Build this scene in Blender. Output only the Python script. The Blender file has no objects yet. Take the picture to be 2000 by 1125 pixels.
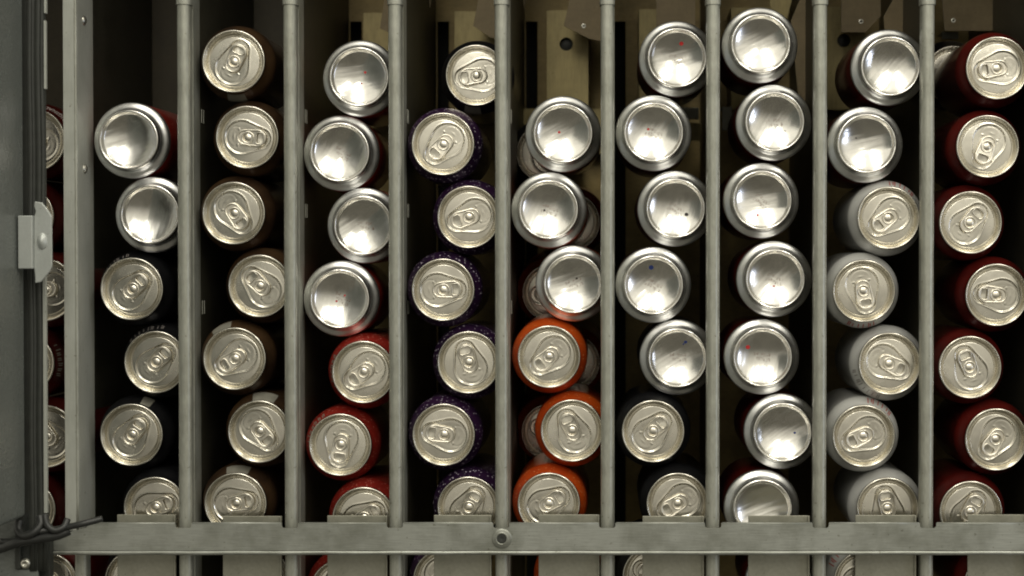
import bpy, bmesh, math, random
from mathutils import Vector, Matrix
random.seed(7)
scene = bpy.context.scene
COL = scene.collection
R = math.radians

# ---------------------------------------------------------------- camera
D = 1.382                     # metres from lens to the plane of the can ends (y = 0)
FPX = 3137.0                  # focal length in pixels of a 2000 px wide picture
PITCH = R(0.9)
SHX = -0.095
cam_d = bpy.data.cameras.new("camera")
cam = bpy.data.objects.new("camera", cam_d)
COL.objects.link(cam)
cam.location = (0, -D, 0)
cam.rotation_euler = (R(90) - PITCH, 0, 0)
cam_d.sensor_width = 36.0
cam_d.lens = 36.0 * FPX / 2000.0
cam_d.shift_x = SHX
cam_d.clip_start = 0.02
cam_d.clip_end = 50.0
cam_d.dof.use_dof = True
cam_d.dof.focus_distance = D + 0.002
cam_d.dof.aperture_fstop = 5.0
scene.camera = cam

# ---------------------------------------------------------------- room light
world = bpy.data.worlds.new("World")
scene.world = world
world.use_nodes = True
bg = world.node_tree.nodes["Background"]
# plain room light: pale ceiling, mid walls, darker floor
wnt = world.node_tree
w_tc = wnt.nodes.new("ShaderNodeTexCoord"); w_sep = wnt.nodes.new("ShaderNodeSeparateXYZ")
w_map = wnt.nodes.new("ShaderNodeMapRange"); w_map.inputs[1].default_value = -1; w_map.inputs[2].default_value = 1
w_rmp = wnt.nodes.new("ShaderNodeValToRGB")
w_el = w_rmp.color_ramp.elements
w_el[0].position = 0.34; w_el[0].color = (.10, .092, .07, 1)
w_el[1].position = 0.68; w_el[1].color = (.88, .835, .70, 1)
e_ = w_el.new(0.50); e_.color = (.53, .50, .415, 1)
wnt.links.new(w_tc.outputs["Generated"], w_sep.inputs[0]); wnt.links.new(w_sep.outputs["Z"], w_map.inputs[0])
wnt.links.new(w_map.outputs[0], w_rmp.inputs[0]); wnt.links.new(w_rmp.outputs[0], bg.inputs[0])
bg.inputs[1].default_value = 0.92

def lamp(name, loc, target, sx, sy, power, color):
    d = bpy.data.lights.new(name, 'AREA')
    d.shape = 'RECTANGLE'; d.size = sx; d.size_y = sy
    d.energy = power; d.color = color
    o = bpy.data.objects.new(name, d); COL.objects.link(o)
    o.location = loc
    o.rotation_euler = (Vector(target) - Vector(loc)).to_track_quat('-Z', 'Y').to_euler()
    return o
# two rows of ceiling tubes running away from the machine
lamp("ceiling_lamp", (-0.32, -1.95, 1.45), (-0.32, -1.75, 0.0), 0.40, 2.5, 25, (1.0, 0.96, 0.84))
lamp("ceiling_lamp", (1.0, -1.95, 1.45), (1.0, -1.75, 0.0), 0.40, 2.5, 25, (1.0, 0.96, 0.84))
# unseen cool display light at the right, inferred from the bluish dome glare
lamp("display_lamp", (1.35, -0.62, -0.10), (0.2, 0.0, 0.0), 0.10, 0.55, 1.6, (0.72, 0.80, 1.0))

scene.view_settings.view_transform = 'Standard'
scene.view_settings.look = 'None'
scene.view_settings.exposure = 0.2
scene.view_settings.gamma = 1.0
scene.cycles.max_bounces = 8
scene.cycles.filter_width = 1.9
scene.cycles.use_denoising = True

# ---------------------------------------------------------------- helpers
CP, SP = math.cos(PITCH), math.sin(PITCH)
def P(px, py, y=0.0):
    """point on the plane y = const that is seen at photo pixel (px, py)"""
    xc = (px - 1000.0 + SHX * 2000.0) / FPX
    yc = -(py - 562.5) / FPX
    dx, dy, dz = xc, CP + yc * SP, -SP + yc * CP
    t = (y + D) / dy
    return Vector((dx * t, y, dz * t))

def mesh_obj(name, verts, faces, mat, parent=None, smooth=False):
    me = bpy.data.meshes.new(name)
    me.from_pydata([tuple(v) for v in verts], [], faces)
    me.update()
    if smooth:
        me.polygons.foreach_set("use_smooth", [True] * len(me.polygons))
    if mat: me.materials.append(mat)
    return link(name, me, parent)

def link(name, me, parent=None):
    o = bpy.data.objects.new(name, me)
    COL.objects.link(o)
    if parent: o.parent = parent
    return o

def bm_obj(name, bm, mat, parent=None, smooth=False, recalc=True):
    if recalc: bmesh.ops.recalc_face_normals(bm, faces=bm.faces)
    me = bpy.data.meshes.new(name)
    bm.to_mesh(me); bm.free()
    if smooth:
        me.polygons.foreach_set("use_smooth", [True] * len(me.polygons))
    if mat: me.materials.append(mat)
    return link(name, me, parent)

def tag(o, label=None, cat=None, group=None, kind=None):
    if label: o["label"] = label
    if cat: o["category"] = cat
    if group: o["group"] = group
    if kind: o["kind"] = kind
    return o

def empty(name, loc=(0, 0, 0), rot=(0, 0, 0)):
    o = bpy.data.objects.new(name, None)
    o.empty_display_size = 0.01
    COL.objects.link(o)
    o.location = loc; o.rotation_euler = rot
    return o

def add_box(bm, a, b, bevel=0.0, seg=2):
    x0, y0, z0 = a; x1, y1, z1 = b
    t = bmesh.new()
    bmesh.ops.create_cube(t, size=1.0)
    for v in t.verts:
        v.co = Vector(((v.co.x + .5) * (x1 - x0) + x0, (v.co.y + .5) * (y1 - y0) + y0, (v.co.z + .5) * (z1 - z0) + z0))
    if bevel: bmesh.ops.bevel(t, geom=list(t.edges), offset=bevel, segments=seg, affect='EDGES', profile=.5)
    me = bpy.data.meshes.new("t"); t.to_mesh(me); t.free()
    bm.from_mesh(me); bpy.data.meshes.remove(me)

def box(name, a, b, mat, parent=None, bevel=0.0005, seg=2):
    bm = bmesh.new(); add_box(bm, a, b, bevel, seg)
    return bm_obj(name, bm, mat, parent)

def prism(name, pts, y0, y1, mat, parent=None, bevel=0.0):
    """polygon in x,z extruded from y0 to y1"""
    bm = bmesh.new()
    vs = [bm.verts.new((p[0], y0, p[1])) for p in pts]
    f = bm.faces.new(vs)
    r = bmesh.ops.extrude_face_region(bm, geom=[f])
    for v in r["geom"]:
        if isinstance(v, bmesh.types.BMVert): v.co.y = y1
    bmesh.ops.recalc_face_normals(bm, faces=bm.faces)
    if bevel:
        bmesh.ops.bevel(bm, geom=list(bm.edges), offset=bevel, segments=2, affect='EDGES', profile=.5)
    return bm_obj(name, bm, mat, parent)

def add_lathe(verts, faces, prof, n, axis='Y', org=(0, 0, 0), a0=0.0, a1=None):
    """profile of (radius, along) swept round an axis"""
    full = a1 is None
    base = len(verts); m = n if full else n + 1
    for (r, h) in prof:
        for k in range(m):
            a = a0 + (2 * math.pi * k / n if full else (a1 - a0) * k / n)
            c, s = r * math.cos(a), r * math.sin(a)
            if axis == 'Y': v = (c, h, s)
            elif axis == 'X': v = (h, c, s)
            else: v = (c, s, h)
            verts.append((v[0] + org[0], v[1] + org[1], v[2] + org[2]))
    for i in range(len(prof) - 1):
        for k in range(n):
            k2 = (k + 1) % m if full else k + 1
            faces.append((base + i * m + k, base + (i + 1) * m + k, base + (i + 1) * m + k2, base + i * m + k2))

def sweep_tube(verts, faces, pts, r, n=8, closed=False):
    """tube along a path of points"""
    base = len(verts); N = len(pts)
    pts = [Vector(p) for p in pts]
    up = Vector((0, 1, 0))
    for i, p in enumerate(pts):
        a = pts[(i - 1) % N] if (closed or i > 0) else p
        b = pts[(i + 1) % N] if (closed or i < N - 1) else p
        t = (b - a).normalized()
        s = t.cross(up)
        if s.length < 1e-5: s = t.cross(Vector((1, 0, 0)))
        s.normalize(); u = s.cross(t)
        rr = r[i] if isinstance(r, (list, tuple)) else r
        for k in range(n):
            an = 2 * math.pi * k / n
            verts.append(p + (s * math.cos(an) + u * math.sin(an)) * rr)
    for i in range(N if closed else N - 1):
        j = (i + 1) % N
        for k in range(n):
            k2 = (k + 1) % n
            faces.append((base + i * n + k, base + j * n + k, base + j * n + k2, base + i * n + k2))
    if not closed:
        faces.append(tuple(base + k for k in range(n)))
        faces.append(tuple(base + (N - 1) * n + k for k in reversed(range(n))))

# ---------------------------------------------------------------- materials
def new_mat(name):
    m = bpy.data.materials.new(name); m.use_nodes = True
    nt = m.node_tree
    return m, nt, nt.nodes["Principled BSDF"]

def N(nt, t, **kw):
    n = nt.nodes.new(t)
    for k, v in kw.items():
        if k in n.inputs: n.inputs[k].default_value = v
        else: setattr(n, k, v)
    return n

def coords(nt, scale=(1, 1, 1), kind="Object", rot=(0, 0, 0)):
    tc = N(nt, "ShaderNodeTexCoord"); mp = N(nt, "ShaderNodeMapping")
    mp.inputs["Scale"].default_value = scale
    mp.inputs["Rotation"].default_value = rot
    nt.links.new(tc.outputs[kind], mp.inputs["Vector"])
    return mp.outputs["Vector"]

def ramp(nt, fac, stops):
    r = N(nt, "ShaderNodeValToRGB")
    el = r.color_ramp.elements
    while len(el) > 1: el.remove(el[-1])
    el[0].position = stops[0][0]; el[0].color = (*stops[0][1], 1)
    for p, c in stops[1:]:
        e = el.new(p); e.color = (*c, 1)
    nt.links.new(fac, r.inputs["Fac"])
    return r.outputs["Color"]

def vmul(c, k): return tuple(x * k for x in c)

def steel(name, base, metallic=0.35, rough=0.45, grain=(900, 900, 120), amt=0.14, bump=0.04, stain=0.25, kind="Object"):
    """sheet steel: fine grain, blotchy stains, small scratches"""
    m, nt, b = new_mat(name)
    L = nt.links.new
    v1 = coords(nt, grain, kind); v2 = coords(nt, (28, 28, 28), kind); v3 = coords(nt, (1, 1, 1), kind)
    n1 = N(nt, "ShaderNodeTexNoise", Scale=1.0, Detail=3.0); L(v1, n1.inputs["Vector"])
    n2 = N(nt, "ShaderNodeTexNoise", Scale=1.0, Detail=5.0, Roughness=.62); L(v2, n2.inputs["Vector"])
    n3 = N(nt, "ShaderNodeTexNoise", Scale=260.0, Detail=2.0); L(v3, n3.inputs["Vector"])
    c1 = ramp(nt, n1.outputs["Fac"], [(.25, vmul(base, 1 - amt)), (.75, vmul(base, 1 + amt))])
    c2 = ramp(nt, n2.outputs["Fac"], [(.30, (1 - stain, 1 - stain, 1 - stain * 1.1)), (.58, (1, 1, 1))])
    mx = N(nt, "ShaderNodeMixRGB", blend_type='MULTIPLY'); mx.inputs[0].default_value = 1
    L(c1, mx.inputs[1]); L(c2, mx.inputs[2])
    sp = ramp(nt, n3.outputs["Fac"], [(.26, (.55, .53, .48)), (.33, (1, 1, 1))])
    mx2 = N(nt, "ShaderNodeMixRGB", blend_type='MULTIPLY'); mx2.inputs[0].default_value = .8
    L(mx.outputs[0], mx2.inputs[1]); L(sp, mx2.inputs[2])
    L(mx2.outputs[0], b.inputs["Base Color"])
    b.inputs["Metallic"].default_value = metallic
    rr = N(nt, "ShaderNodeMapRange"); rr.inputs[3].default_value = rough - .08; rr.inputs[4].default_value = rough + .12
    L(n2.outputs["Fac"], rr.inputs[0]); L(rr.outputs[0], b.inputs["Roughness"])
    bp = N(nt, "ShaderNodeBump", Strength=bump, Distance=.002)
    L(n1.outputs["Fac"], bp.inputs["Height"]); L(bp.outputs["Normal"], b.inputs["Normal"])
    return m

M = {}
M['bar'] = steel('bar_steel', (.345, .35, .305), .45, .36, (600, 600, 150), .14, .05, .22)
M['rail'] = steel('rail_steel', (.325, .335, .305), .5, .36, (60, 900, 900), .12, .06, .38)
M['post'] = steel('post_steel', (.42, .43, .39), .3, .36, (900, 900, 60), .08, .03, .12)
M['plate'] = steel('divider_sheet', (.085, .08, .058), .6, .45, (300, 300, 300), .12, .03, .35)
M['gate'] = steel('gate_sheet', (.27, .265, .215), .35, .40, (300, 300, 300), .10, .03, .25)
M['wall'] = steel('back_sheet', (.37, .275, .11), .2, .45, (120, 900, 900), .16, .05, .40)
M['strip'] = steel('strip_sheet', (.40, .325, .145), .25, .42, (900, 900, 50), .16, .05, .35)
M['bracket'] = steel('bracket_sheet', (.17, .13, .07), .35, .45, (300, 300, 300), .10, .03, .3)
M['shade_sheet'] = steel('dark_shade_sheet', (.05, .040, .022), .2, .5, (200, 200, 200), .12, .03, .3)  # dark colour that stands in for shade at the back left
M['door'] = steel('door_paint', (.12, .13, .122), .0, .24, (300, 300, 300), .04, .22, .10)
M['latch'] = steel('latch_steel', (.42, .44, .42), .3, .38, (500, 500, 500), .05, .03, .10)

def plain(name, c, rough=.5, metal=0.0, coat=0.0):
    m, nt, b = new_mat(name)
    v = coords(nt, (1, 1, 1))
    n = N(nt, "ShaderNodeTexNoise", Scale=120.0, Detail=4.0); nt.links.new(v, n.inputs["Vector"])
    c1 = ramp(nt, n.outputs["Fac"], [(.3, vmul(c, .82)), (.7, vmul(c, 1.15))])
    nt.links.new(c1, b.inputs["Base Color"])
    b.inputs["Roughness"].default_value = rough; b.inputs["Metallic"].default_value = metal
    b.inputs["Coat Weight"].default_value = coat
    return m
M['rubber'] = plain('gasket_rubber', (.022, .024, .020), .6)
M['dark'] = plain('dark_void_lining', (.012, .012, .010), .8)
M['wire'] = plain('wire_sleeve', (.018, .019, .018), .45)
M['zinc'] = plain('zinc_screw', (.55, .54, .48), .3, .9)

def aluminium(name, c, rough, grain_scale, bump, aniso_rot=0.0, wave=0.0):
    """drawn aluminium with rolling grain and rub marks"""
    m, nt, b = new_mat(name)
    L = nt.links.new
    vg = coords(nt, (grain_scale[0], 40, grain_scale[1]), rot=(0, aniso_rot, 0))
    n1 = N(nt, "ShaderNodeTexNoise", Scale=1.0, Detail=3.0, Roughness=.55); L(vg, n1.inputs["Vector"])
    vb = coords(nt, (55, 55, 55))
    oi = N(nt, "ShaderNodeObjectInfo")
    ad = N(nt, "ShaderNodeVectorMath", operation='ADD')
    mlt = N(nt, "ShaderNodeMath", operation='MULTIPLY'); mlt.inputs[1].default_value = 60
    L(oi.outputs["Random"], mlt.inputs[0]); L(vb, ad.inputs[0]); L(mlt.outputs[0], ad.inputs[1])
    n2 = N(nt, "ShaderNodeTexNoise", Scale=1.0, Detail=4.0, Roughness=.6); L(ad.outputs[0], n2.inputs["Vector"])
    cc = ramp(nt, n2.outputs["Fac"], [(.28, vmul(c, .80)), (.62, c)])
    L(cc, b.inputs["Base Color"])
    b.inputs["Metallic"].default_value = 1.0
    rr = N(nt, "ShaderNodeMapRange"); rr.inputs[3].default_value = rough * .75; rr.inputs[4].default_value = rough * 1.35
    L(n2.outputs["Fac"], rr.inputs[0]); L(rr.outputs[0], b.inputs["Roughness"])
    bp = N(nt, "ShaderNodeBump", Strength=bump, Distance=.0006)
    L(n1.outputs["Fac"], bp.inputs["Height"]); L(bp.outputs["Normal"], b.inputs["Normal"])
    if wave:
        # long soft drawing waves, different on every can
        vw = coords(nt, (14, 14, 95))
        aw = N(nt, "ShaderNodeVectorMath", operation='ADD'); L(vw, aw.inputs[0]); L(mlt.outputs[0], aw.inputs[1])
        n3 = N(nt, "ShaderNodeTexNoise", Scale=1.0, Detail=2.0, Roughness=.45); L(aw.outputs[0], n3.inputs["Vector"])
        bw = N(nt, "ShaderNodeBump", Strength=wave, Distance=.004)
        L(n3.outputs["Fac"], bw.inputs["Height"]); L(bp.outputs["Normal"], bw.inputs["Normal"]); L(bw.outputs["Normal"], b.inputs["Normal"])
    return m
M['base'] = aluminium('can_base_aluminium', (.93, .915, .875), .22, (50, 380), .14, 0.0, .25)
M['bevel'] = aluminium('can_base_satin', (.86, .86, .855), .33, (50, 380), .05)
M['lid'] = aluminium('can_lid_aluminium', (.78, .748, .665), .25, (90, 500), .0)
M['tab'] = aluminium('can_tab_aluminium', (.82, .78, .69), .33, (200, 200), .04)

def printed(name, c, dark=None, metal=.45, rough=.30, speck=None, band=None):
    """lacquered print over metal; optional print of droplets and of small lettering round the neck"""
    m, nt, b = new_mat(name)
    L = nt.links.new
    v = coords(nt, (1, 1, 1))
    n = N(nt, "ShaderNodeTexNoise", Scale=45.0, Detail=3.0); L(v, n.inputs["Vector"])
    col = ramp(nt, n.outputs["Fac"], [(.35, dark or vmul(c, .7)), (.62, c)])
    if speck:
        vo = N(nt, "ShaderNodeTexVoronoi", Scale=speck[1]); L(v, vo.inputs["Vector"])
        sx = N(nt, "ShaderNodeSeparateColor"); L(vo.outputs["Color"], sx.inputs[0])
        th = N(nt, "ShaderNodeMath", operation='MULTIPLY'); th.inputs[1].default_value = speck[2]
        L(sx.outputs[0], th.inputs[0])
        lt = N(nt, "ShaderNodeMath", operation='LESS_THAN'); L(vo.outputs["Distance"], lt.inputs[0]); L(th.outputs[0], lt.inputs[1])
        mx = N(nt, "ShaderNodeMixRGB"); L(lt.outputs[0], mx.inputs[0]); L(col, mx.inputs[1]); mx.inputs[2].default_value = (*speck[0], 1)
        col = mx.outputs[0]
    L(col, b.inputs["Base Color"])
    b.inputs["Metallic"].default_value = metal
    b.inputs["Roughness"].default_value = rough
    b.inputs["Coat Weight"].default_value = .5; b.inputs["Coat Roughness"].default_value = .12
    return m
M['red'] = printed('red_print', (.085, .006, .004), (.05, .004, .003), .3, .32)
M['redspeck'] = printed('red_droplet_print', (.30, .022, .014), (.20, .014, .009), .35, .32, ((.62, .22, .17), 520, .30))
M['orange'] = printed('orange_print', (.52, .075, .008), (.42, .05, .007), .3, .32, ((.85, .33, .12), 480, .26))
M['purple'] = printed('purple_print', (.034, .011, .044), (.016, .006, .024), .3, .30, ((.46, .41, .49), 420, .35))
M['black'] = printed('black_print', (.010, .010, .011), (.006, .006, .007), .2, .32)
M['brown'] = printed('brown_print', (.085, .047, .022), (.04, .022, .012), .45, .34)
M['white'] = printed('white_print', (.54, .54, .52), (.46, .46, .45), .3, .36)
M['paleprint'] = plain('pale_lettering', (.26, .25, .21), .4, .3)
M['wordprint'] = plain('word_print', (.80, .72, .70), .45)
M['redprint'] = plain('red_lettering', (.35, .04, .03), .4, .2)
M['greyprint'] = plain('grey_lettering', (.20, .18, .17), .4, .2)
M['inkred'] = plain('red_ink', (.45, .02, .02), .5)
M['inkblue'] = plain('blue_ink', (.02, .04, .18), .5)
M['inkblack'] = plain('black_ink', (.02, .015, .012), .5)
M['inkcode'] = plain('brown_code_ink', (.16, .10, .075), .5, .2)

# ================================================================ the machine
ZT, ZB = P(1000, -420, 0).z, P(1000, 1330, 0).z     # heights between which columns are built
Y_BAR = -0.016          # front of the divider bars
Y_WALL = 0.266          # back sheet

# bars: photo x of each bar's middle
BAR_X = [358, 566, 771, 979, 1186, 1393, 1603, 1813, 2023]
mm = 0.001
bar_w = 25.5 / (FPX / (D + Y_BAR))

# ---- back wall with vertical slots
back = empty('back_wall', (0, Y_WALL, 0)); tag(back, kind='structure')
def wp(px, py, y=Y_WALL): return P(px, py, y)
xl, xr = P(-260, 0, Y_WALL).x, P(2320, 0, Y_WALL).x
slots = []
for bx in BAR_X:
    x = P(bx + 12.8 + 1, 560, Y_BAR).x
    slots.append((x + .0005, x + .0125))
ztop_s = P(1000, 42, Y_WALL).z; zbot_s = ZB
edges = [xl]
for a, b_ in slots: edges += [a, b_]
edges.append(xr)
def sub_box(nm, a, b, mat, par, bevel=.0004):
    o = box(nm, (a[0], a[1] - Y_WALL, a[2]), (b[0], b[1] - Y_WALL, b[2]), mat, par, bevel); return o
for i in range(0, len(edges), 2):
    sub_box('sheet', (edges[i], Y_WALL, zbot_s), (edges[i + 1], Y_WALL + .0015, ztop_s), M['wall'], back, 0)
sub_box('sheet', (xl, Y_WALL, ztop_s + .0002), (xr, Y_WALL + .0015, ZT + .05), M['wall'], back, 0)
sub_box('rear_lining', (xl, Y_WALL + .04, ZB), (xr, Y_WALL + .042, ZT + .05), M['dark'], back, 0)

# ---- unseen cabinet shell beyond the frame, added to darken the inside
shell = empty('unseen_cabinet_shell', (0, 0, 0)); tag(shell, kind='structure')
box('unseen_cabinet_top', (P(-260, 0, 0).x, -.03, ZT + .004), (P(2330, 0, 0).x, Y_WALL + .05, ZT + .03), M['wall'], shell)
box('unseen_cabinet_side', (P(2290, 0, 0).x, -.03, ZB), (P(2300, 0, 0).x + .02, Y_WALL + .05, ZT), M['plate'], shell)
box('unseen_cabinet_side', (P(-180, 0, 0).x, -.005, ZB), (P(-150, 0, 0).x, Y_WALL + .05, ZT), M['plate'], shell)

# ---- mounting strips in front of the back wall, one behind each open column top
Y_ST = 0.205
def strip(px0, px1, py0, py1, hole, label, cut_py=None):
    e = empty('mounting_strip', P(px0, py1, Y_ST))
    a = P(px0, py1, Y_ST); b = P(px1, py0, Y_ST)
    bm = bmesh.new()
    outer = [(a.x, a.z), (b.x, a.z), (b.x, b.z), (a.x, b.z)]
    vs = [bm.verts.new((x - a.x, 0, z - a.z)) for x, z in outer]
    ed = [bm.edges.new((vs[i], vs[(i + 1) % 4])) for i in range(4)]
    if hole:
        c = P(hole[0], hole[1], Y_ST)
        hs = [bm.verts.new((c.x - a.x + .0066 * math.cos(t * math.pi / 14), 0, c.z - a.z + .0066 * math.sin(t * math.pi / 14))) for t in range(28)]
        ed += [bm.edges.new((hs[i], hs[(i + 1) % 28])) for i in range(28)]
    bmesh.ops.triangle_fill(bm, edges=ed, use_beauty=True)
    r = bmesh.ops.extrude_face_region(bm, geom=list(bm.faces))
    for v in r["geom"]:
        if isinstance(v, bmesh.types.BMVert): v.co.y = .0016
    bm_obj('strip_sheet', bm, M['strip'], e)
    w = b.x - a.x; h = b.z - a.z
    if hole:
        v, f = [], []
        add_lathe(v, f, [(.0095, .006), (.0090, .0052), (.0001, .0052)], 20, 'Y', (c.x - a.x, 0, c.z - a.z))
        mesh_obj('hole_shade_disc', v, f, M['rubber'], e, True)  # dark disc put in for the shadowy interior behind the hole
    # folded side flanges running back to the wall
    box('flange', (0, .0018, 0), (.0014, Y_WALL - Y_ST - .001, h), M['strip'], e, 0)
    box('flange', (w - .0014, .0018, 0), (w, Y_WALL - Y_ST - .001, h), M['strip'], e, 0)
    tag(e, label, 'metal strip', 'mounting strips on the back sheet')
strip(710, 790, 25, 214, None, 'dim strip of sheet steel deep behind the topmost can of the red and silver column')
strip(888, 967, 22, 214, None, 'khaki strip of sheet steel behind the black can at the top of the purple column')
strip(1068, 1149, 20, 214, (1106, 86), 'khaki strip of sheet steel with a round hole above the orange can column')
strip(1248, 1329, 18, 214, None, 'khaki strip of sheet steel with no hole showing behind the silver and black can column')
strip(1428, 1508, 15, 214, None, 'khaki strip of sheet steel behind the all silver can column')
strip(1610, 1690, 13, 214, (1648, 79), 'khaki strip of sheet steel with a round hole above the white can column')

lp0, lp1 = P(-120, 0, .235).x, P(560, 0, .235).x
ln = empty('rear_shade_sheet', (lp0, .235, ZB)); tag(ln, 'added dark brown sheet standing in for shade deep behind the black and the brown cans', 'shade_sheet')  # added sheet, its dark colour paints the shade behind the left columns
box('dark_shade_sheet', (0, 0, 0), (P(566, 560, Y_BAR).x - .004 - lp0, .002, ZT - ZB), M['shade_sheet'], ln, 0)
# ---- cross ledges low behind the open columns
for (x0, x1, y0, y1, yy, mt, lab) in [
        (1000, 1192, 212, 300, .24, 'strip', 'khaki cross plate below the drilled strip above the orange can column'),
        (1325, 1365, 210, 233, .17, 'gate', 'small bright ledge right of the second silver can in the silver and black can column'),
        (1410, 1430, 208, 255, .17, 'gate', 'small bright ledge left of the second can in the all silver column'),
        (1346, 1370, 240, 275, .20, 'strip', 'khaki tab under the small bright ledge beside the silver and black can column'),
        (1840, 1872, 62, 76, .20, 'gate', 'small bright ledge above the half hidden can at the top of the rightmost column')]:
    a, b = P(x0, y1, yy), P(x1, y0, yy)
    o = empty('ledge', a); tag(o, lab, 'metal plate', 'small plates on the back sheet')
    box('ledge_plate', (0, 0, 0), (b.x - a.x, .002, b.z - a.z), M[mt], o, .0005)
    box('ledge_lip', (0, .0021, b.z - a.z - .002), (b.x - a.x, .02, b.z - a.z - .0004), M[mt], o, .0004)

# ---- hanging gusset plates at the column tops
def gusset(pts, yy, mat, label, hole=None):
    q = [P(x, y, yy) for x, y in pts]
    o = q[0]
    e = empty('gusset', o)
    prism('gusset_plate', [(p.x - o.x, p.z - o.z) for p in q], 0, .0015, M[mat], e)
    if hole:
        v, f = [], []
        c = P(hole[0], hole[1], yy) - o
        add_lathe(v, f, [(.0022, -.0006), (.0015, -.0008), (.0011, -.0006)], 14, 'Y', (c.x, 0, c.z))
        mesh_obj('eyelet', v, f, M['zinc'], e, True)
        v, f = [], []
        add_lathe(v, f, [(.0011, -.0005), (.0001, -.0005)], 14, 'Y', (c.x, 0, c.z))
        mesh_obj('eyelet_hole', v, f, M['dark'], e)
    tag(e, label, 'gusset', 'gussets hanging at the column tops')
gusset([(1101, 50), (1150, 75), (1190, 84), (1190, -60), (1126, -60)], .16, 'bracket', 'brown slanted gusset with an eyelet beside the drilled strip over the orange cans', (1140, 51))
gusset([(924, 50), (958, 73), (985, 80), (985, -60), (946, -60)], .16, 'bracket', 'brown slanted gusset over the black can in the purple column')
gusset([(742, 55), (765, 66), (775, 66), (775, -60), (760, -60)], .16, 'bracket', 'dim slanted gusset beside the third bar over the red and silver column', None)
gusset([(1282, 60), (1282, -60), (1358, -60), (1358, 60)], .16, 'bracket', 'brown square gusset right above the topmost can of the silver and black can column')
gusset([(1643, 63), (1643, -60), (1720, -60), (1720, 32), (1690, 63)], .16, 'bracket', 'brown gusset with an eyelet left over the white can column', (1682, 42))
gusset([(1726, 32), (1760, -30), (1815, -30), (1815, 90), (1730, 90)], .13, 'bracket', 'brown slanted gusset above the topmost can of the white column')
gusset([(1545, 40), (1575, -30), (1606, -30), (1606, 200), (1560, 200)], .13, 'bracket', 'dark gusset beside the seventh bar right of the all silver column')
gusset([(1013, -60), (1036, -60), (1024, 18)], .20, 'bracket', 'pointed gusset tip above the slot over the orange cans')
gusset([(826, -60), (852, -60), (840, 16)], .20, 'bracket', 'pointed gusset tip above the purple can column')
gusset([(1845, 60), (1835, -60), (1960, -60), (1960, 60)], .16, 'bracket', 'brown gusset with an eyelet over the rightmost red can column', (1862, 40))
gusset([(1508, 70), (1500, -60), (1535, -60), (1552, -20), (1528, 70)], .19, 'strip', 'khaki slanted gusset behind the topmost can of the all silver column')

# ---- dividers: rounded bar with a sheet running back to the wall
def round_bar_profile(w, d, r, n=6):
    pts = []
    for (cx, cy, a0) in ((-w / 2 + r, r, 180), (w / 2 - r, r, 270)):
        for k in range(n + 1):
            a = R(a0 + 90.0 * k / n)
            pts.append((cx + r * math.cos(a), cy + r * math.sin(a)))
    pts.append((w / 2, d)); pts.append((-w / 2, d))
    return pts
def extrude_z(name, prof, z0, z1, mat, parent, steps=1, wob=0.0):
    v, f = [], []
    n = len(prof)
    for s in range(steps + 1):
        z = z0 + (z1 - z0) * s / steps
        wx = wob * math.sin(s * 1.7) if steps > 1 else 0
        for (x, y) in prof: v.append((x + wx, y, z))
    for s in range(steps):
        for k in range(n):
            k2 = (k + 1) % n
            f.append((s * n + k, s * n + k2, (s + 1) * n + k2, (s + 1) * n + k))
    f.append(tuple(reversed(range(n)))); f.append(tuple(range(steps * n, steps * n + n)))
    o = mesh_obj(name, v, f, mat, parent, True)
    o.data.set_sharp_from_angle(angle=R(40))
    return o

col_desc = ['column behind the left post', 'black can column', 'brown can column', 'red and silver can column', 'purple can column',
            'orange can column', 'silver and black can column', 'all silver can column', 'white can column', 'rightmost red can column']
short = ['left post column', 'black cans', 'brown cans', 'red and silver cans', 'purple cans', 'orange cans', 'silver and black cans',
         'all silver cans', 'white cans', 'rightmost red cans']
PLATE_X = []
for i, bx in enumerate(BAR_X):
    b0 = P(bx, 560, Y_BAR)
    e = empty('divider', (b0.x, Y_BAR, ZB))
    H = ZT - ZB
    extrude_z('front_bar', round_bar_profile(bar_w, .012, .0051, 8), 0, H, M['bar'], e, 14, .00012)
    pt = .0012
    px_ = bar_w / 2 - pt
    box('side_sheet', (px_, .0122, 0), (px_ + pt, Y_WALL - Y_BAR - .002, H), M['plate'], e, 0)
    box('folded_flange', (px_ + pt + .00005, .0115, 0), (px_ + pt + .0006, .034, H), M['bar'], e, .0002)
    # pressed ridges that catch the light on the sheet, at each can height
    for py in (228, 412, 600):
        zc = P(bx, py, .03).z - ZB
        for dd in (.040, .047):
            box('pressed_ridge', (px_ + pt, dd, zc - .006), (px_ + pt + .0007, dd + .0018, zc + .006), M['bar'], e, .0003)
    zc = P(bx, 8, Y_BAR).z - ZB
    extrude_z('collar', [(x * 1.16, y * 1.1 - .0008) for x, y in round_bar_profile(bar_w, .012, .0051, 8)], zc, zc + .05, M['bar'], e)
    tag(e, 'steel divider sheet right of the rightmost red cans' if i == 8 else f'rounded steel bar and sheet between the {short[i + 1]} and the {short[i + 2]}', 'divider', 'upright dividers between the can columns')
    PLATE_X.append(b0.x + bar_w / 2)

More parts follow.
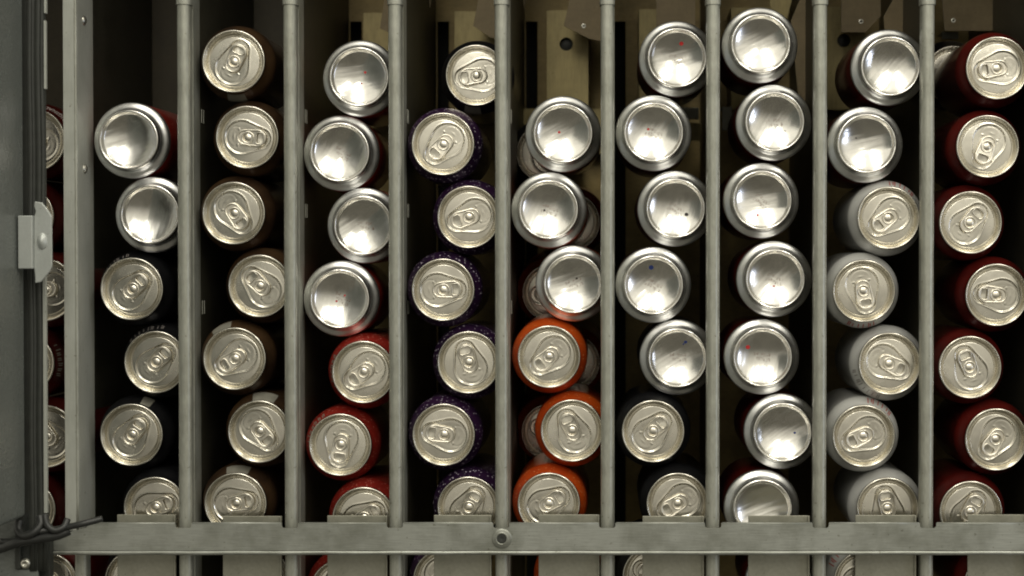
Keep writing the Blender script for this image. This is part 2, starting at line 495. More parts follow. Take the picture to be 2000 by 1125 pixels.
# ---- left post: channel with a bright front face and a deep web
pa, pb = P(125, 560, -.022), P(151.5, 560, -.022)
post = empty('frame_post', (pa.x, -.022, ZB))
W = pb.x - pa.x; H = ZT - ZB
zr = P(100, 1040, -.03).z - ZB
bm = bmesh.new(); add_box(bm, (0, 0, zr), (W, .0016, H), .0006)
bm_obj('front_face', bm, M['post'], post)
box('web', (W - .0016, .0018, zr), (W, .044, H), M['post'], post, .0004)
v, f = [], []
sweep_tube(v, f, [(W - .0012 + .0001 * math.sin(k * 1.9), .0009, zr + (H - zr) * k / 24) for k in range(25)], .0013, 10)
mesh_obj('rolled_edge', v, f, M['bar'], post, True)
box('rear_sheet', (W - .010, .046, 0), (W - .0088, Y_WALL + .018, H), M['plate'], post, 0)
for py in (40, 330):
    v, f = [], []
    c = P(166, py, -.002)
    add_lathe(v, f, [(.0001, .0022), (.0022, .0019), (.0036, .0010), (.0042, 0)], 18, 'X', (W, .020, c.z - ZB))
    mesh_obj('screw_head', v, f, M['zinc'], post, True)
tag(post, 'wide upright steel post with a bright front edge left of the black cans', 'post')
PLATE_X = [pb.x - .0006] + PLATE_X
# lower post piece below the rail
la, lb = P(144, 1100, -.012), P(168, 1100, -.012)
lo = empty('lower_bar', (la.x, -.012, P(150, 1300, -.012).z))
extrude_z('bar', [(x + (lb.x - la.x) / 2, y) for x, y in round_bar_profile(lb.x - la.x, .012, .004)], 0, P(150, 1082, -.012).z - lo.location.z, M['bar'], lo)
tag(lo, 'short steel bar under the left end of the cross rail', 'bar')

# ---- horizontal rail with notches for the bars
Y_RAIL = -.026
ra, rb = P(97, 1022, Y_RAIL), P(2120, 1084, Y_RAIL)
rail = empty('cross_rail', (ra.x, Y_RAIL, rb.z))
zt = ra.z - rb.z; zl = P(1000, 1075, Y_RAIL).z - rb.z
pts = [(0, zl)]
pts.append((rb.x - ra.x, zl)); pts.append((rb.x - ra.x, zt))
nd = .0042; nw = .0069
for bx in reversed(BAR_X):
    c = P(bx, 1022, Y_RAIL).x - ra.x
    rr = .0022
    pts.append((c + nw, zt))
    for k in range(5):
        a = R(0 - 90 * k / 4); pts.append((c + nw - rr + rr * math.cos(a), zt - nd + rr + rr * math.sin(a)))
    for k in range(5):
        a = R(-90 - 90 * k / 4); pts.append((c - nw + rr + rr * math.cos(a), zt - nd + rr + rr * math.sin(a)))
    pts.append((c - nw, zt))
pts.append((.036, zt)); pts.append((.030, zt - .004)); pts.append((0, zt - .012))
prism('rail_face', pts, 0, .0016, M['rail'], rail)
# rolled bottom lip and folded-back upper edges between the bars
v, f = [], []
n_l = 60
path = [(x * (rb.x - ra.x) / n_l, .0012 + .0003 * math.sin(x * 2.1), zl * .45 + .00012 * math.sin(x * 1.3)) for x in range(n_l + 1)]
sweep_tube(v, f, path, zl * .52, 10)
mesh_obj('bottom_lip', v, f, M['rail'], rail, True)
cuts = [0.038] + sum([[P(bx, 1022, Y_RAIL).x - ra.x - nw, P(bx, 1022, Y_RAIL).x - ra.x + nw] for bx in BAR_X], []) + [rb.x - ra.x]
for i in range(0, len(cuts), 2):
    v, f = [], []
    sweep_tube(v, f, [(cuts[i] + .0006, .0010, zt - .0004), ((cuts[i] + cuts[i + 1]) / 2, .0010, zt - .0002 - .0003 * (i % 4 == 0)), (cuts[i + 1] - .0006, .0010, zt - .0004)], .0011, 8)
    mesh_obj('top_fold', v, f, M['rail'], rail, True)
rv = P(980, 1052, Y_RAIL) - Vector((ra.x, Y_RAIL, rb.z))
v, f = [], []
add_lathe(v, f, [(.0086, 0.0), (.0080, -.0008), (.0066, -.0006), (.0052, -.0015), (.0044, -.0016), (.0040, -.0006)], 28, 'Y', (rv.x, 0, rv.z))
mesh_obj('eyelet', v, f, M['rail'], rail, True)
v, f = [], []
add_lathe(v, f, [(.0041, -.0007), (.0028, -.0010), (.0010, -.0003), (.0001, -.0003)], 20, 'Y', (rv.x, 0, rv.z))
mesh_obj('eyelet_core', v, f, M['rubber'], rail, True)
tag(rail, 'wide horizontal steel rail with a rolled bottom lip and an eyelet across all columns', 'rail')

# ---- flat gate plates behind the rail, one per column
gx = [(230, 344), (436, 551), (640, 757), (848, 960), (1052, 1171), (1255, 1375), (1461, 1581), (1670, 1789), (1889, 2010)]
for i, (x0, x1) in enumerate(gx):
    yy = -.0075
    a, b = P(x0, 1300, yy), P(x1, 1005 + (i * 7 % 4), yy)
    e = empty('gate_plate', a)
    box('gate_sheet', (0, 0, 0), (b.x - a.x, .0012, b.z - a.z), M['gate'], e, .0004)
    box('folded_edge', (b.x - a.x - .0016, -.0022, 0), (b.x - a.x, -.0002, b.z - a.z), M['gate'], e, .0004)
    tag(e, f'flat grey gate plate behind the rail under the {short[i + 1]}', 'gate plate', 'gate plates behind the cross rail')

# ---- open door edge, gasket and latch at the left
Y_G = -.060
dx = P(48, 560, Y_G).x
door = empty('door', (dx, Y_G, P(0, 1008, Y_G).z))
zt_ = P(0, -150, Y_G).z - door.location.z
bm = bmesh.new(); add_box(bm, (-.03, -.85, .0), (0, 0, zt_ + .1), .003, 3)
bm_obj('door_panel', bm, M['door'], door)
tag(door, 'grey painted inner edge of the open machine door at far left', 'door')
gk = empty('gasket', (dx, Y_G, P(0, 1120, Y_G).z))
g1 = P(92, 560, -.045).x - dx
zg = P(0, -150, Y_G).z - gk.location.z
box('gasket_base', (-.012, .010, 0), (g1, .016, zg), M['rubber'], gk, .001)
for (fx, rr, yy) in ((.10, .0030, .0118), (.30, .0016, .0108), (.62, .0040, .0130), (.88, .0018, .0108)):
    v, f = [], []
    sweep_tube(v, f, [(g1 * fx + .0004 * math.sin(s * 1.1), yy, zg * s / 20) for s in range(21)], rr, 10)
    mesh_obj('rubber_rib', v, f, M['rubber'], gk, True)
for (p0, p1) in ((175, 42), (28, -140), (1000, 470)):
    a, b = P(90.5, p0, -.045), P(93.5, p1, -.045)
    box('edge_strip', (a.x - dx, .009, a.z - gk.location.z), (b.x - dx, .013, b.z - gk.location.z), M['post'], gk, .0003)
tag(gk, 'black ribbed rubber gasket strip between the door and the steel post', 'gasket')

lat_y = -.078
lt = empty('latch_bracket', P(62, 525, lat_y))
o = lt.location
def lp(x, y, yy=lat_y): q = P(x, y, yy); return (q.x - o.x, q.z - o.z)
prism('hook_plate', [lp(63, 523), lp(65, 540), lp(65, 553), lp(76, 551), lp(93, 531), lp(98, 520), lp(97, 422), lp(90, 410), lp(78, 395), lp(64, 393), lp(63, 402), lp(66, 412), lp(63, 424)], .004, .0065, M['latch'], lt, .0006)
a, b = lp(35, 525), lp(62.5, 421)
bm = bmesh.new(); add_box(bm, (a[0], .0, a[1]), (b[0], .0095, b[1]), .0007)
bm_obj('front_block', bm, M['latch'], lt)
c = lp(79, 471)
v, f = [], []
add_lathe(v, f, [(.0056, .0040), (.0050, .0030), (.0040, .0026), (.0030, .0016), (.0014, .0008), (.0001, .0006)], 20, 'Y', (c[0] , 0, c[1]))
rvt = mesh_obj('rivet', v, f, M['latch'], lt, True)
rvt.scale = (.75, 1, 1.25)
rvt.location = (c[0] * .25, 0, c[1] * -.25)
tag(lt, 'pale steel latch bracket with one rivet on the left gasket', 'latch')

# lower left bracket with screw and dark cable loops
bk = empty('corner_bracket', P(-10, 1200, -.050))
o = bk.location
a, b = P(-10, 1200, -.050) - o, P(74, 1000, -.050) - o
box('plate', (a.x, 0, a.z), (b.x, .003, b.z), M['door'], bk, .0008)
a2, b2 = P(76, 1200, -.040) - o, P(97, 1030, -.040) - o
box('dark_edge', (a2.x, a2.y, a2.z), (b2.x, a2.y + .01, b2.z), M['rubber'], bk, .0008)
c = P(49, 1101, -.051) - o
v, f = [], []
add_lathe(v, f, [(.0046, 0), (.0044, -.0012), (.0034, -.0024), (.0020, -.0028), (.0016, -.0022), (.0001, -.0020)], 18, 'Y', (c.x, 0, c.z))
mesh_obj('screw', v, f, M['zinc'], bk, True)
a3, b3 = P(30, 1112, -.052) - o, P(40, 1030, -.052) - o
box('slot_edge', (a3.x, -.0032, a3.z), (b3.x, -.0002, b3.z), M['rubber'], bk, .0008)
tag(bk, 'grey corner bracket with one screw at the bottom left', 'bracket')

def wire(name, pp, r, label, yy=-.062):
    pts = [P(x, y, yy + dy) for x, y, dy in pp]
    # smooth with Catmull-Rom
    out = []
    for i in range(len(pts) - 1):
        p0 = pts[max(i - 1, 0)]; p1 = pts[i]; p2 = pts[i + 1]; p3 = pts[min(i + 2, len(pts) - 1)]
        for s in range(6):
            t = s / 6
            out.append(.5 * ((2 * p1) + (p2 - p0) * t + (2 * p0 - 5 * p1 + 4 * p2 - p3) * t * t + (3 * p1 - p0 - 3 * p2 + p3) * t ** 3))
    out.append(pts[-1])
    v, f = [], []
    sweep_tube(v, f, [q - pts[0] for q in out], r, 10)
    ob = mesh_obj(name, v, f, M['wire'], None, True); ob.location = pts[0]
    tag(ob, label, 'cable', 'dark cables at the bottom left')
wire('cable', [(-20, 1078, 0), (10, 1068, 0), (40, 1058, 0), (75, 1052, 0), (110, 1046, 0), (135, 1036, .004)], .0040, 'lowest thick black cable at the bottom left, running down to the picture edge')
wire('cable', [(0, 1058, 0), (35, 1056, .002), (60, 1040, -.002), (95, 1036, 0), (130, 1030, 0), (165, 1022, 0), (200, 1013, .006)], .0027, 'thin black cable rising right over the end of the cross rail')
wire('cable', [(38, 1016, .002), (36, 1034, 0), (46, 1046, -.003), (66, 1040, -.003), (80, 1024, 0), (78, 1008, .003)], .0034, 'black cable loop curled at the bottom left corner')
wire('cable', [(88, 1006, .003), (92, 1024, -.002), (106, 1036, -.004), (124, 1030, -.002), (132, 1014, .002)], .0028, 'small black cable loop in front of the rail end')

# ================================================================ cans
RB = .0330            # body radius
HC = .1222            # can height
def smooth01(t): t = max(0.0, min(1.0, t)); return t * t * (3 - 2 * t)

# body with its lid end at y = 0, and with its base end at y = 0
def body_profile_lid():
    p = [(.0262, .0030)]
    for k in range(13):
        t = k / 12
        p.append((.0262 + (RB - .0262) * smooth01(t) ** .9, .0036 + .0150 * t))
    p += [(RB, .024), (RB, .060), (RB, HC - .014)]
    for k in range(1, 9):
        a = k / 8 * math.pi / 2
        p.append((RB - .0075 * (1 - math.cos(a)), HC - .014 + .013 * math.sin(a)))
    p += [(.0235, HC - .0004), (.0225, HC - .004), (.010, HC - .009), (.0002, HC - .0095)]
    return p
def body_profile_base():
    p = [(RB - .0003, .0135), (RB, .0142), (RB, .060), (RB, HC - .019)]
    for k in range(11):
        t = k / 10
        p.append((RB - (RB - .0262) * smooth01(t), HC - .0186 + .0150 * t))
    p += [(.0272, HC - .002), (.0268, HC), (.0250, HC), (.0225, HC - .006), (.0002, HC - .0045)]
    return p
def base_profile():
    p = [(RB - .0003, .0136), (RB, .0130), (RB, .0118), (.0329, .0108), (.0326, .0100), (.0320, .0093), (.0308, .0085), (.0294, .0077), (.0281, .0069), (.0273, .0061), (.0268, .0048), (.0264, .0030), (.0260, .0015), (.0254, .0005), (.0247, .0000),
         (.0240, .0003), (.0236, .0010), (.0234, .0020), (.02335, .0032), (.0231, .0042), (.0226, .0049)]
    rc = .0400; r0 = .0222
    h0 = .0053
    base = math.sqrt(rc * rc - r0 * r0)
    for k in range(23):
        r = r0 * (1 - k / 22)
        p.append((max(r, .00005), h0 + (math.sqrt(rc * rc - r * r) - base)))
    return p
def lathe_mesh(name, prof, n, mat):
    v, f = [], []
    add_lathe(v, f, prof, n)
    me = bpy.data.meshes.new(name); me.from_pydata(v, [], [tuple(reversed(q)) for q in f]); me.update()
    bm = bmesh.new(); bm.from_mesh(me); bmesh.ops.recalc_face_normals(bm, faces=bm.faces); bm.to_mesh(me); bm.free()
    me.polygons.foreach_set("use_smooth", [True] * len(me.polygons))
    if mat: me.materials.append(mat)
    return me

# lid: rolled seam, chuck wall, countersink and an embossed panel
def sd_capsule(u, v, a, ra, b, rb_):
    """signed distance to the hull of two circles on the u axis"""
    h = b - a; px, py = abs(v), u - a
    bb = (ra - rb_) / h; aa = math.sqrt(1 - bb * bb)
    k = py * aa - px * bb * 0 - 0
    k = -bb * px + aa * py
    if k < 0: return math.hypot(px, py) - ra
    if k > aa * h: return math.hypot(px, py - h) - rb_
    return px * aa + py * bb - ra
def panel_h(u, v):
    mmu, mmv = u * 1000, v * 1000
    y = 4.4
    d = sd_capsule(mmu, mmv, -5.6, 14.2, 11.2, 8.4)
    y += .95 * smooth01((-d + .1) / .75) + .035 * max(0.0, -d) * smooth01(-d / 6)                  # recessed teardrop
    y -= .16 * math.exp(-((d - .5) / .6) ** 2)            # its raised edge
    # tear panel score and its bead
    d2 = math.hypot((mmu + 11.2) / 1.0, mmv / 1.25) - 7.0
    y += .10 * math.exp(-(d2 / .35) ** 2)
    for s in (-1, 1):
        dd = math.hypot((mmu + 8.6) / .8, (mmv - s * 7.0) / 1.5)
        y -= .22 * math.exp(-(dd / .8) ** 2)
    dd = math.hypot((mmu + 12.5) / .7, mmv / 2.2)
    y -= .12 * math.exp(-(dd / 1.0) ** 2)
    # dimple under the finger hole
    dd = math.hypot((mmu - 12.0) / 3.2, mmv / 4.2)
    y += .25 * math.exp(-dd ** 2)
    # slight doming of the panel
    y -= .55 * (1 - (mmu * mmu + mmv * mmv) / 462.0)
    return y * .001
def lid_mesh():
    seg = 112
    verts, faces = [], []
    rings = [.0002] + [.0212 * k / 58 for k in range(1, 59)]
    for r in rings:
        for k in range(seg):
            a = 2 * math.pi * k / seg
            u, w = r * math.cos(a), r * math.sin(a)
            verts.append((u, panel_h(u, w), w))
    outer = [(.0216, .0047), (.0219, .0055), (.0222, .0064), (.0227, .0068), (.0231, .0063), (.0234, .0052), (.0242, .0034), (.0250, .0018), (.02535, .0008),
             (.0256, .0002), (.0261, -.0001), (.0266, .0001), (.0270, .0006), (.0271, .0014), (.0269, .0026), (.0263, .0033)]
    for (r, y) in outer:
        for k in range(seg):
            a = 2 * math.pi * k / seg
            verts.append((r * math.cos(a), y, r * math.sin(a)))
    n = len(rings) + len(outer)
    for i in range(n - 1):
        for k in range(seg):
            k2 = (k + 1) % seg
            faces.append((i * seg + k, (i + 1) * seg + k, (i + 1) * seg + k2, i * seg + k2))
    me = bpy.data.meshes.new('lid'); me.from_pydata(verts, [], faces); me.update()
    bm = bmesh.new(); bm.from_mesh(me); bmesh.ops.recalc_face_normals(bm, faces=bm.faces)
    # the panel must look outward, to -y
    s = sum(f.normal.y for f in bm.faces if f.calc_center_median().length < .02)
    if s > 0: bmesh.ops.reverse_faces(bm, faces=bm.faces)
    bm.to_mesh(me); bm.free()
    me.polygons.foreach_set("use_smooth", [True] * len(me.polygons))
    me.materials.append(M['lid'])
    return me

def capsule_loop(a, ra, b, rb_, n=16):
    bb = (ra - rb_) / (b - a); th = math.acos(bb)
    pts = []
    for k in range(n + 1):
        t = -th + 2 * th * k / n
        pts.append((b + rb_ * math.cos(t), rb_ * math.sin(t)))
    for k in range(n + 1):
        t = th + (2 * math.pi - 2 * th) * k / n
        pts.append((a + ra * math.cos(t), ra * math.sin(t)))
    return pts
def tab_mesh():
    yb = .0030
    out = capsule_loop(-.0028, .0066, .0084, .0074)
    hole = []
    for k in range(28):       # finger hole: rounded oblong lying across the tab
        t = 2 * math.pi * k / 28
        c, s = math.cos(t), math.sin(t)
        e = .62
        hole.append((.0108 + .0034 * math.copysign(abs(c) ** e, c) - .0006 * abs(s), .0051 * math.copysign(abs(s) ** e, s)))
    bm = bmesh.new()
    def slope(u): return yb - .0011 * smooth01((u + .002) / .016)     # lift end stands a little off the lid
    lo = [bm.verts.new((u, slope(u) + .0003, w)) for u, w in out]
    lh = [bm.verts.new((u, slope(u) + .0003, w)) for u, w in hole]
    ed = [bm.edges.new((lo[i], lo[(i + 1) % len(lo)])) for i in range(len(lo))] + [bm.edges.new((lh[i], lh[(i + 1) % len(lh)])) for i in range(len(lh))]
    bmesh.ops.triangle_fill(bm, edges=ed, use_beauty=True)
    me = bpy.data.meshes.new('tab'); bm.to_mesh(me); bm.free()
    v = [tuple(x.co) for x in me.vertices]; f = [tuple(p.vertices) for p in me.polygons]
    sweep_tube(v, f, [(u, slope(u), w) for u, w in capsule_loop(-.0028, .0060, .0084, .0068)], .00085, 8, True)
    sweep_tube(v, f, [(u * 1.0, slope(u) - .0001, w * 1.0) for u, w in hole], .0006, 8, True)
    # rivet island: ring groove round the rivet
    sweep_tube(v, f, [(.0048 * math.cos(t * math.pi / 18), slope(0) - .0002, .0048 * math.sin(t * math.pi / 18)) for t in range(36)], .00070, 8, True)
    bpy.data.meshes.remove(me)
    me = bpy.data.meshes.new('tab'); me.from_pydata(v, [], f); me.update()
    bm = bmesh.new(); bm.from_mesh(me); bmesh.ops.recalc_face_normals(bm, faces=bm.faces); bm.to_mesh(me); bm.free()
    me.polygons.foreach_set("use_smooth", [True] * len(me.polygons))
    me.set_sharp_from_angle(angle=R(50))
    me.materials.append(M['tab'])
    return me

ME = {}
ME['lid'] = lid_mesh()
ME['tab'] = tab_mesh()
ME['rivet'] = lathe_mesh('rivet', [(.0042, .0034), (.0034, .0031), (.0030, .0027), (.0025, .0024), (.0016, .0022), (.0001, .0021)], 24, M['tab'])
ME['base'] = lathe_mesh('base', base_profile(), 96, M['base'])
ME['base'].materials.append(M['bevel'])
for p_ in ME['base'].polygons:           # satin outer cone, brighter drawn dome
    c_ = p_.center
    if math.hypot(c_.x, c_.z) > .0262: p_.material_index = 1
PL, PB = body_profile_lid(), body_profile_base()
for k in ('red', 'redspeck', 'orange', 'purple', 'black', 'brown', 'white'):
    ME['body_lid_' + k] = lathe_mesh('body', PL, 72, M[k])
    ME['body_base_' + k] = lathe_mesh('body', PB, 72, M[k])

def dome_y(r):
    rc = .0400; r0 = .0222
    return .0053 + (math.sqrt(rc * rc - r * r) - math.sqrt(rc * rc - r0 * r0))
def dot_mesh(name, dots, mat):
    """flat ink marks that follow the dome of a can base: (u, w, ru, rw)"""
    v, f = [], []
    for (u, w, ru, rw) in dots:
        b = len(v); n = 10 if ru > .0005 else 4
        for k in range(n):
            a = 2 * math.pi * k / n + .4
            x, z = u + ru * math.cos(a), w + rw * math.sin(a)
            v.append((x, dome_y(math.hypot(x, z)) - .00008, z))
        f.append(tuple(range(b, b + n)))
    me = bpy.data.meshes.new(name); me.from_pydata(v, [], f); me.update()
    me.materials.append(mat)
    return me
def code_mesh(rnd):
    dots = []
    for row in range(2):
        for ch in range(7):
            if rnd.random() < .15: continue
            for cx in range(3):
                for cz in range(5):
                    if rnd.random() < .45:
                        dots.append(((ch - 3) * .0021 + cx * .00055, (.5 - row) * .0042 + (cz - 2) * .00055 + .0008 * math.sin(ch), .00029, .00029))
    return dot_mesh('date_code', dots, M['inkcode'])
rc_ = random.Random(3)
CODES = [code_mesh(rc_) for _ in range(4)]

def prof_at(prof, y):
    for (r0, y0), (r1, y1) in zip(prof, prof[1:]):
        if y0 <= y <= y1: return r0 + (r1 - r0) * (y - y0) / max(y1 - y0, 1e-9)
    return RB
def patch_mesh(name, a0, a1, y0, y1, mat):
    """printed field that follows the can's shoulder"""
    v, f = [], []
    prof = [(prof_at(PL, y0 + (y1 - y0) * k / 8) + .00012, y0 + (y1 - y0) * k / 8) for k in range(9)]
    add_lathe(v, f, prof, 12, 'Y', (0, 0, 0), a0, a1)
    return v, f
def lettering(rnd, a0, a1, y0, y1, mat, n):
    """small worn letters round the shoulder"""
    v, f = [], []
    for i in range(n):
        c = a0 + (a1 - a0) * (i + .1) / n; w = (a1 - a0) / n * .72
        def seg(u0, u1, t0, t1):
            pr = [(prof_at(PL, y0 + (y1 - y0) * (t0 + (t1 - t0) * k / 3)) + .00013, y0 + (y1 - y0) * (t0 + (t1 - t0) * k / 3)) for k in range(4)]
            add_lathe(v, f, pr, 3, 'Y', (0, 0, 0), c + w * u0, c + w * u1)
        for q in range(rnd.choice((1, 2, 2))):
            t0 = rnd.uniform(0, .25); u0 = q * .5 + rnd.uniform(0, .1)
            seg(u0, u0 + .26, t0, rnd.uniform(.7, 1))
    me = bpy.data.meshes.new('lettering'); me.from_pydata(v, [], f); me.update(); me.materials.append(mat)
    return me
def word_mesh(text, yc, size, mat):
    """a printed word bent round the shoulder, letter tops towards the lid"""
    cu = bpy.data.curves.new('word', 'FONT'); cu.body = text; cu.size = size; cu.align_x = 'CENTER'; cu.align_y = 'CENTER'; cu.space_character = 1.12
    cu.resolution_u = 3
    ob = bpy.data.objects.new('word', cu); COL.objects.link(ob)
    bpy.context.view_layer.update()
    me0 = bpy.data.meshes.new_from_object(ob.evaluated_get(bpy.context.evaluated_depsgraph_get()))
    bpy.data.objects.remove(ob)
    wb = bmesh.new(); wb.from_mesh(me0); bmesh.ops.subdivide_edges(wb, edges=list(wb.edges), cuts=2, use_grid_fill=True); bmesh.ops.triangulate(wb, faces=list(wb.faces)); wb.to_mesh(me0); wb.free()
    for vv in me0.vertices:
        y = yc - vv.co.y; r = prof_at(PL, y) + .00030; a = vv.co.x / .030
        vv.co = (r * math.cos(a), y, r * math.sin(a))
    me0.materials.clear(); me0.materials.append(mat)
    return me0
rl = random.Random(11)
LET = {'pale': lettering(rl, 0, 1.1, .0075, .0125, M['paleprint'], 7), 'redl': lettering(rl, 0, .9, .0085, .0165, M['redprint'], 6),
       'word': word_mesh('ORIGINAL', .0105, .0052, M['wordprint']), 'grey': lettering(rl, 0, 1.2, .0080, .0140, M['greyprint'], 8)}

# (photo x, photo y, 'T' lid showing / 'B' base showing, tab angle or None, print, extras)
columns = [
 # behind the left post
 [(64, 283, 'T', 150, 'red', {'let': ('word', 52)}), (46, 424, 'T', 70, 'red', {}), (98, 568, 'T', 190, 'red', {}), (50, 707, 'T', 300, 'red', {'let': ('pale', -25)}),
  (96, 852, 'T', 130, 'red', {}), (50, 992, 'T', 40, 'red', {}), (96, 1136, 'T', 250, 'red', {})],
 [(258, 275, 'B', 20, 'redspeck', {}), (298, 420, 'B', 75, 'black', {}), (257, 566, 'T', 45, 'black', {'let': ('grey', 100)}), (307, 708, 'T', 45, 'black', {'let': ('grey', 80)}),
  (257, 850, 'T', 56, 'black', {'patch': (60, 78, .006, .0165, 'paleprint')}), (304, 992, 'T', 20, 'black', {}), (264, 1134, 'T', 110, 'black', {})],
 [(453, 120, 'T', 67, 'brown', {'patch': (-105, -75, .008, .018, 'paleprint')}), (483, 268, 'T', -5, 'brown', {}), (457, 420, 'T', -54, 'brown', {}), (504, 560, 'T', 134, 'brown', {}),
  (459, 700, 'T', 211, 'brown', {'patch': (100, 135, .006, .015, 'paleprint')}), (504, 842, 'T', -50, 'brown', {'patch': (65, 105, .005, .016, 'paleprint')}), (460, 984, 'T', 10, 'brown', {'patch': (70, 110, .005, .014, 'paleprint')}), (502, 1126, 'T', 80, 'brown', {})],
 [(705, 153, 'B', 10, 'redspeck', {'dots': [(713, 141, 'inkred', 1.0), (706, 163, 'inkred', .7)]}), (665, 300, 'B', 60, 'redspeck', {'code': 1}), (711, 442, 'B', 35, 'redspeck', {'code': 1}),
  (666, 588, 'B', 80, 'redspeck', {'dots': [(656, 593, 'inkred', .9), (672, 582, 'inkred', .8)], 'code': 1}), (712, 730, 'T', 216, 'redspeck', {'let': ('pale', 150)}), (664, 870, 'T', 263, 'redspeck', {'let': ('pale', 120)}),
  (710, 1008, 'T', 30, 'redspeck', {}), (668, 1148, 'T', 120, 'redspeck', {})],
 [(930, 147, 'T', 188, 'black', {'back': .036, 'patch': (-112, -84, .007, .018, 'paleprint')}), (864, 279, 'T', 227, 'purple', {}), (914, 422, 'T', 198, 'purple', {}), (864, 566, 'T', 2, 'purple', {}), (917, 708, 'T', 108, 'purple', {}),
  (866, 849, 'T', 172, 'purple', {}), (914, 990, 'T', 60, 'purple', {}), (868, 1132, 'T', 310, 'purple', {})],
 [(1100, 262, 'B', 30, 'red', {'dots': [(1092, 258, 'inkred', 1.1)]}), (1072, 410, 'B', 65, 'orange', {'dots': [(1063, 410, 'inkblack', .9)], 'code': 1}), (1121, 556, 'B', 20, 'orange', {'dots': [(1127, 546, 'inkblack', .9)], 'code': 1}),
  (1073, 695, 'T', 220, 'orange', {}), (1117, 842, 'T', 115, 'orange', {}), (1072, 985, 'T', 30, 'orange', {}), (1115, 1128, 'T', 200, 'orange', {})],
 [(1322, 115, 'B', 15, 'red', {'dots': [(1331, 85, 'inkred', 1.7)], 'code': 1}), (1276, 260, 'B', 55, 'red', {'dots': [(1266, 252, 'inkred', 1.0)], 'code': 1}), (1319, 408, 'B', 70, 'red', {'dots': [(1341, 419, 'inkblack', 1.6)], 'code': 1}),
  (1276, 557, 'B', 40, 'red', {'dots': [(1272, 523, 'inkblue', 1.9)], 'code': 1}), (1326, 698, 'B', 30, 'black', {'dots': [(1342, 668, 'inkblue', 1.3), (1338, 672, 'inkblue', .7)], 'code': 1}), (1276, 844, 'T', 45, 'black', {}), (1326, 984, 'T', 210, 'black', {}),
  (1277, 1126, 'T', 150, 'black', {})],
 [(1484, 88, 'B', 25, 'red', {}), (1511, 240, 'B', 60, 'red', {'dots': [(1533, 256, 'inkblack', .6)], 'code': 1}), (1487, 392, 'B', 10, 'red', {'dots': [(1480, 420, 'inkred', 1.0)], 'code': 1}), (1512, 545, 'B', 45, 'red', {'dots': [(1512, 559, 'inkred', .8)], 'code': 1}),
  (1488, 697, 'B', 80, 'red', {'dots': [(1461, 678, 'inkred', 1.8)], 'code': 1}), (1527, 843, 'B', 35, 'red', {'dots': [(1553, 846, 'inkblue', 1.0)]}), (1488, 992, 'B', 20, 'red', {}), (1530, 1138, 'B', 60, 'red', {})],
 [(1736, 132, 'B', 50, 'red', {}), (1690, 282, 'B', 15, 'red', {'dots': [(1673, 269, 'inkblack', .7)]}), (1736, 426, 'T', 217, 'white', {'let': ('redl', 40)}), (1685, 568, 'T', 281, 'white', {'let': ('redl', 245)}), (1738, 712, 'T', -26, 'white', {'let': ('grey', 190)}),
  (1683, 852, 'T', 205, 'white', {'let': ('redl', 35)}), (1734, 994, 'T', 100, 'white', {}), (1690, 1136, 'T', 20, 'white', {'let': ('redl', 110)})],
 [(1948, 133, 'T', 189, 'red', {}), (1929, 286, 'T', 248, 'red', {}), (1893, 436, 'T', 48, 'red', {}), (1950, 577, 'T', 175, 'red', {}), (1894, 717, 'T', 112, 'red', {}), (1952, 857, 'T', 235, 'red', {}),
  (1896, 1000, 'T', 60, 'red', {}), (1950, 1142, 'T', 330, 'red', {})],
]
ords = ['first', 'second', 'third', 'fourth', 'fifth', 'sixth', 'seventh', 'eighth']
print_word = {'red': 'dark red', 'redspeck': 'red', 'orange': 'orange', 'purple': 'dark purple speckled', 'black': 'black', 'brown': 'brown', 'white': 'white'}
angle_word = lambda a: ['right', 'upper right', 'top', 'upper left', 'left', 'lower left', 'bottom', 'lower right'][int(((a % 360) + 22.5) // 45) % 8]

def can(pos, kind, angle, pr, ex, label, group, tilt=(0, 0)):
    e = empty('drink_can', pos)
    e.rotation_mode = 'YXZ'          # roll about the can's own axis first, then lean
    e.rotation_euler = (tilt[0], -R(angle), tilt[1])
    if kind == 'T':
        link('body', ME['body_lid_' + pr], e)
        lid = link('lid', ME['lid'], e)
        tb = link('tab', ME['tab'], e)
        link('rivet', ME['rivet'], tb)
        if 'let' in ex:
            l_ = link('lettering', LET[ex['let'][0]], e); l_.rotation_euler.y = R(angle - ex['let'][1])
        if 'patch' in ex:
            a0, a1, y0, y1, mt = ex['patch']
            v, f = patch_mesh('printed_field', R(a0), R(a1), y0, y1, M[mt])
            l_ = mesh_obj('printed_field', v, f, M[mt], e, True); l_.rotation_euler.y = R(angle)
    else:
        link('body', ME['body_base_' + pr], e)
        bs = link('base', ME['base'], e)
        for (u, w, mt, s) in ex.get('marks', []):
            ob = link('ink_dot', dot_mesh('ink_dot', [(u, w, .0011 * s, .0010 * s)], M[mt]), bs)
            ob.rotation_euler.y = R(angle)
        if 'code' in ex:
            ob = link('date_code', CODES[int(pos[0] * 1e4) % 4], bs)
            ob.rotation_euler.y = R(angle - 20 + (int(pos[2] * 1e4) % 60))
    tag(e, label, 'can', group)
    return e

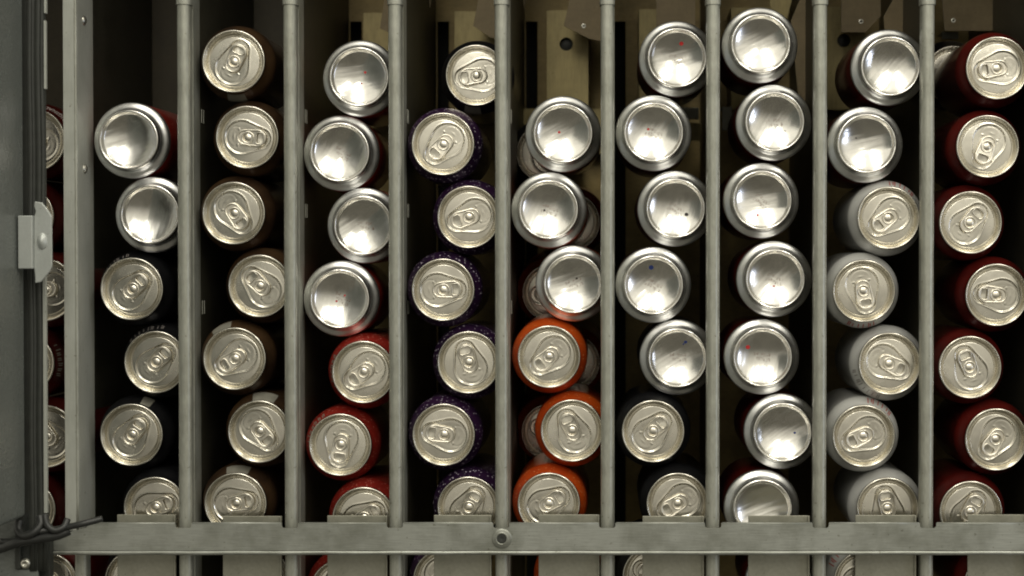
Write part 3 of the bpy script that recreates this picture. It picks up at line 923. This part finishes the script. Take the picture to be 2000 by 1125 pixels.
rt = random.Random(5)
for ci, colm in enumerate(columns):
    # settle the discs: no overlap, inside the two dividers
    pts = []
    for (x, y, k, a, pr, ex) in colm:
        q = P(x, y, 0.0 if k == 'T' else .010); pts.append([q.x, q.z])
    lo_ = (P(-40, 560, 0).x if ci == 0 else PLATE_X[ci - 1] + .0006) + RB + .0004
    hi_ = PLATE_X[ci] - .0014 - RB - .0004
    if ci == 0: hi_ = PLATE_X[0] - .0020 - RB
    for it in range(60):
        for i in range(len(pts) - 1):
            a, b = pts[i], pts[i + 1]
            dx_, dz_ = b[0] - a[0], b[1] - a[1]
            d_ = math.hypot(dx_, dz_); need = 2 * RB + .0003
            if d_ < need:
                k_ = (need - d_) / d_ * .5
                a[0] -= dx_ * k_; a[1] -= dz_ * k_; b[0] += dx_ * k_; b[1] += dz_ * k_
        for p_ in pts: p_[0] = min(max(p_[0], lo_), hi_)
    for i, ((x, y, k, a, pr, ex), q) in enumerate(zip(colm, pts)):
        pos = (q[0], rt.uniform(-.0015, .0025), q[1])
        if 'back' in ex:
            qq = P(x, y, ex['back']); pos = (qq.x, ex['back'], qq.z)
        ex = dict(ex)
        if 'dots' in ex:
            c0 = P(x, y, .010)
            ex['marks'] = [((P(dx2, dy2, .010) - c0).x, (P(dx2, dy2, .010) - c0).z, mt, s) for dx2, dy2, mt, s in ex['dots']]
        where = f'{ords[i]} from top, {col_desc[ci]}'
        if k == 'T':
            lab = f'{print_word[pr]} can, lid showing, tab {angle_word(a)}, {where}'
        else:
            w_ = ''
            if ex.get('dots'):
                w_ = {'inkred': ' with red ink dot', 'inkblack': ' with black ink dot', 'inkblue': ' with blue ink dot'}[ex['dots'][0][2]]
            lab = f'silver can base{w_}, {where}'
        can(pos, k, a, pr, ex, lab, 'cans stacked in the ' + col_desc[ci], (rt.uniform(-.014, .014), rt.uniform(-.012, .012)))

# second row of cans standing behind
YB = .1265
for (x, y, a, pr, lab) in [
        (1064, 299, 120, 'black', 'dim can lid peeping out left behind the topmost can of the orange can column'),
        (1116, 434, 40, 'redspeck', 'dim can lid peeping out right behind the second can of the orange can column'),
        (1076, 572, 190, 'orange', 'dim can lid peeping out left behind the third can of the orange can column'),
        (1116, 708, 60, 'orange', 'dim can lid peeping out right behind the fourth can of the orange can column'),
        (1074, 844, 160, 'orange', 'dim can lid peeping out left behind the fifth can of the orange can column'),
        (1862, 146, 80, 'black', 'dim can lid half hidden behind the topmost can of the rightmost red can column')]:
    q = P(x, y, YB)
    can((q.x, YB, q.z), 'T', a, pr, {}, lab, 'second row cans', (.07, .02))
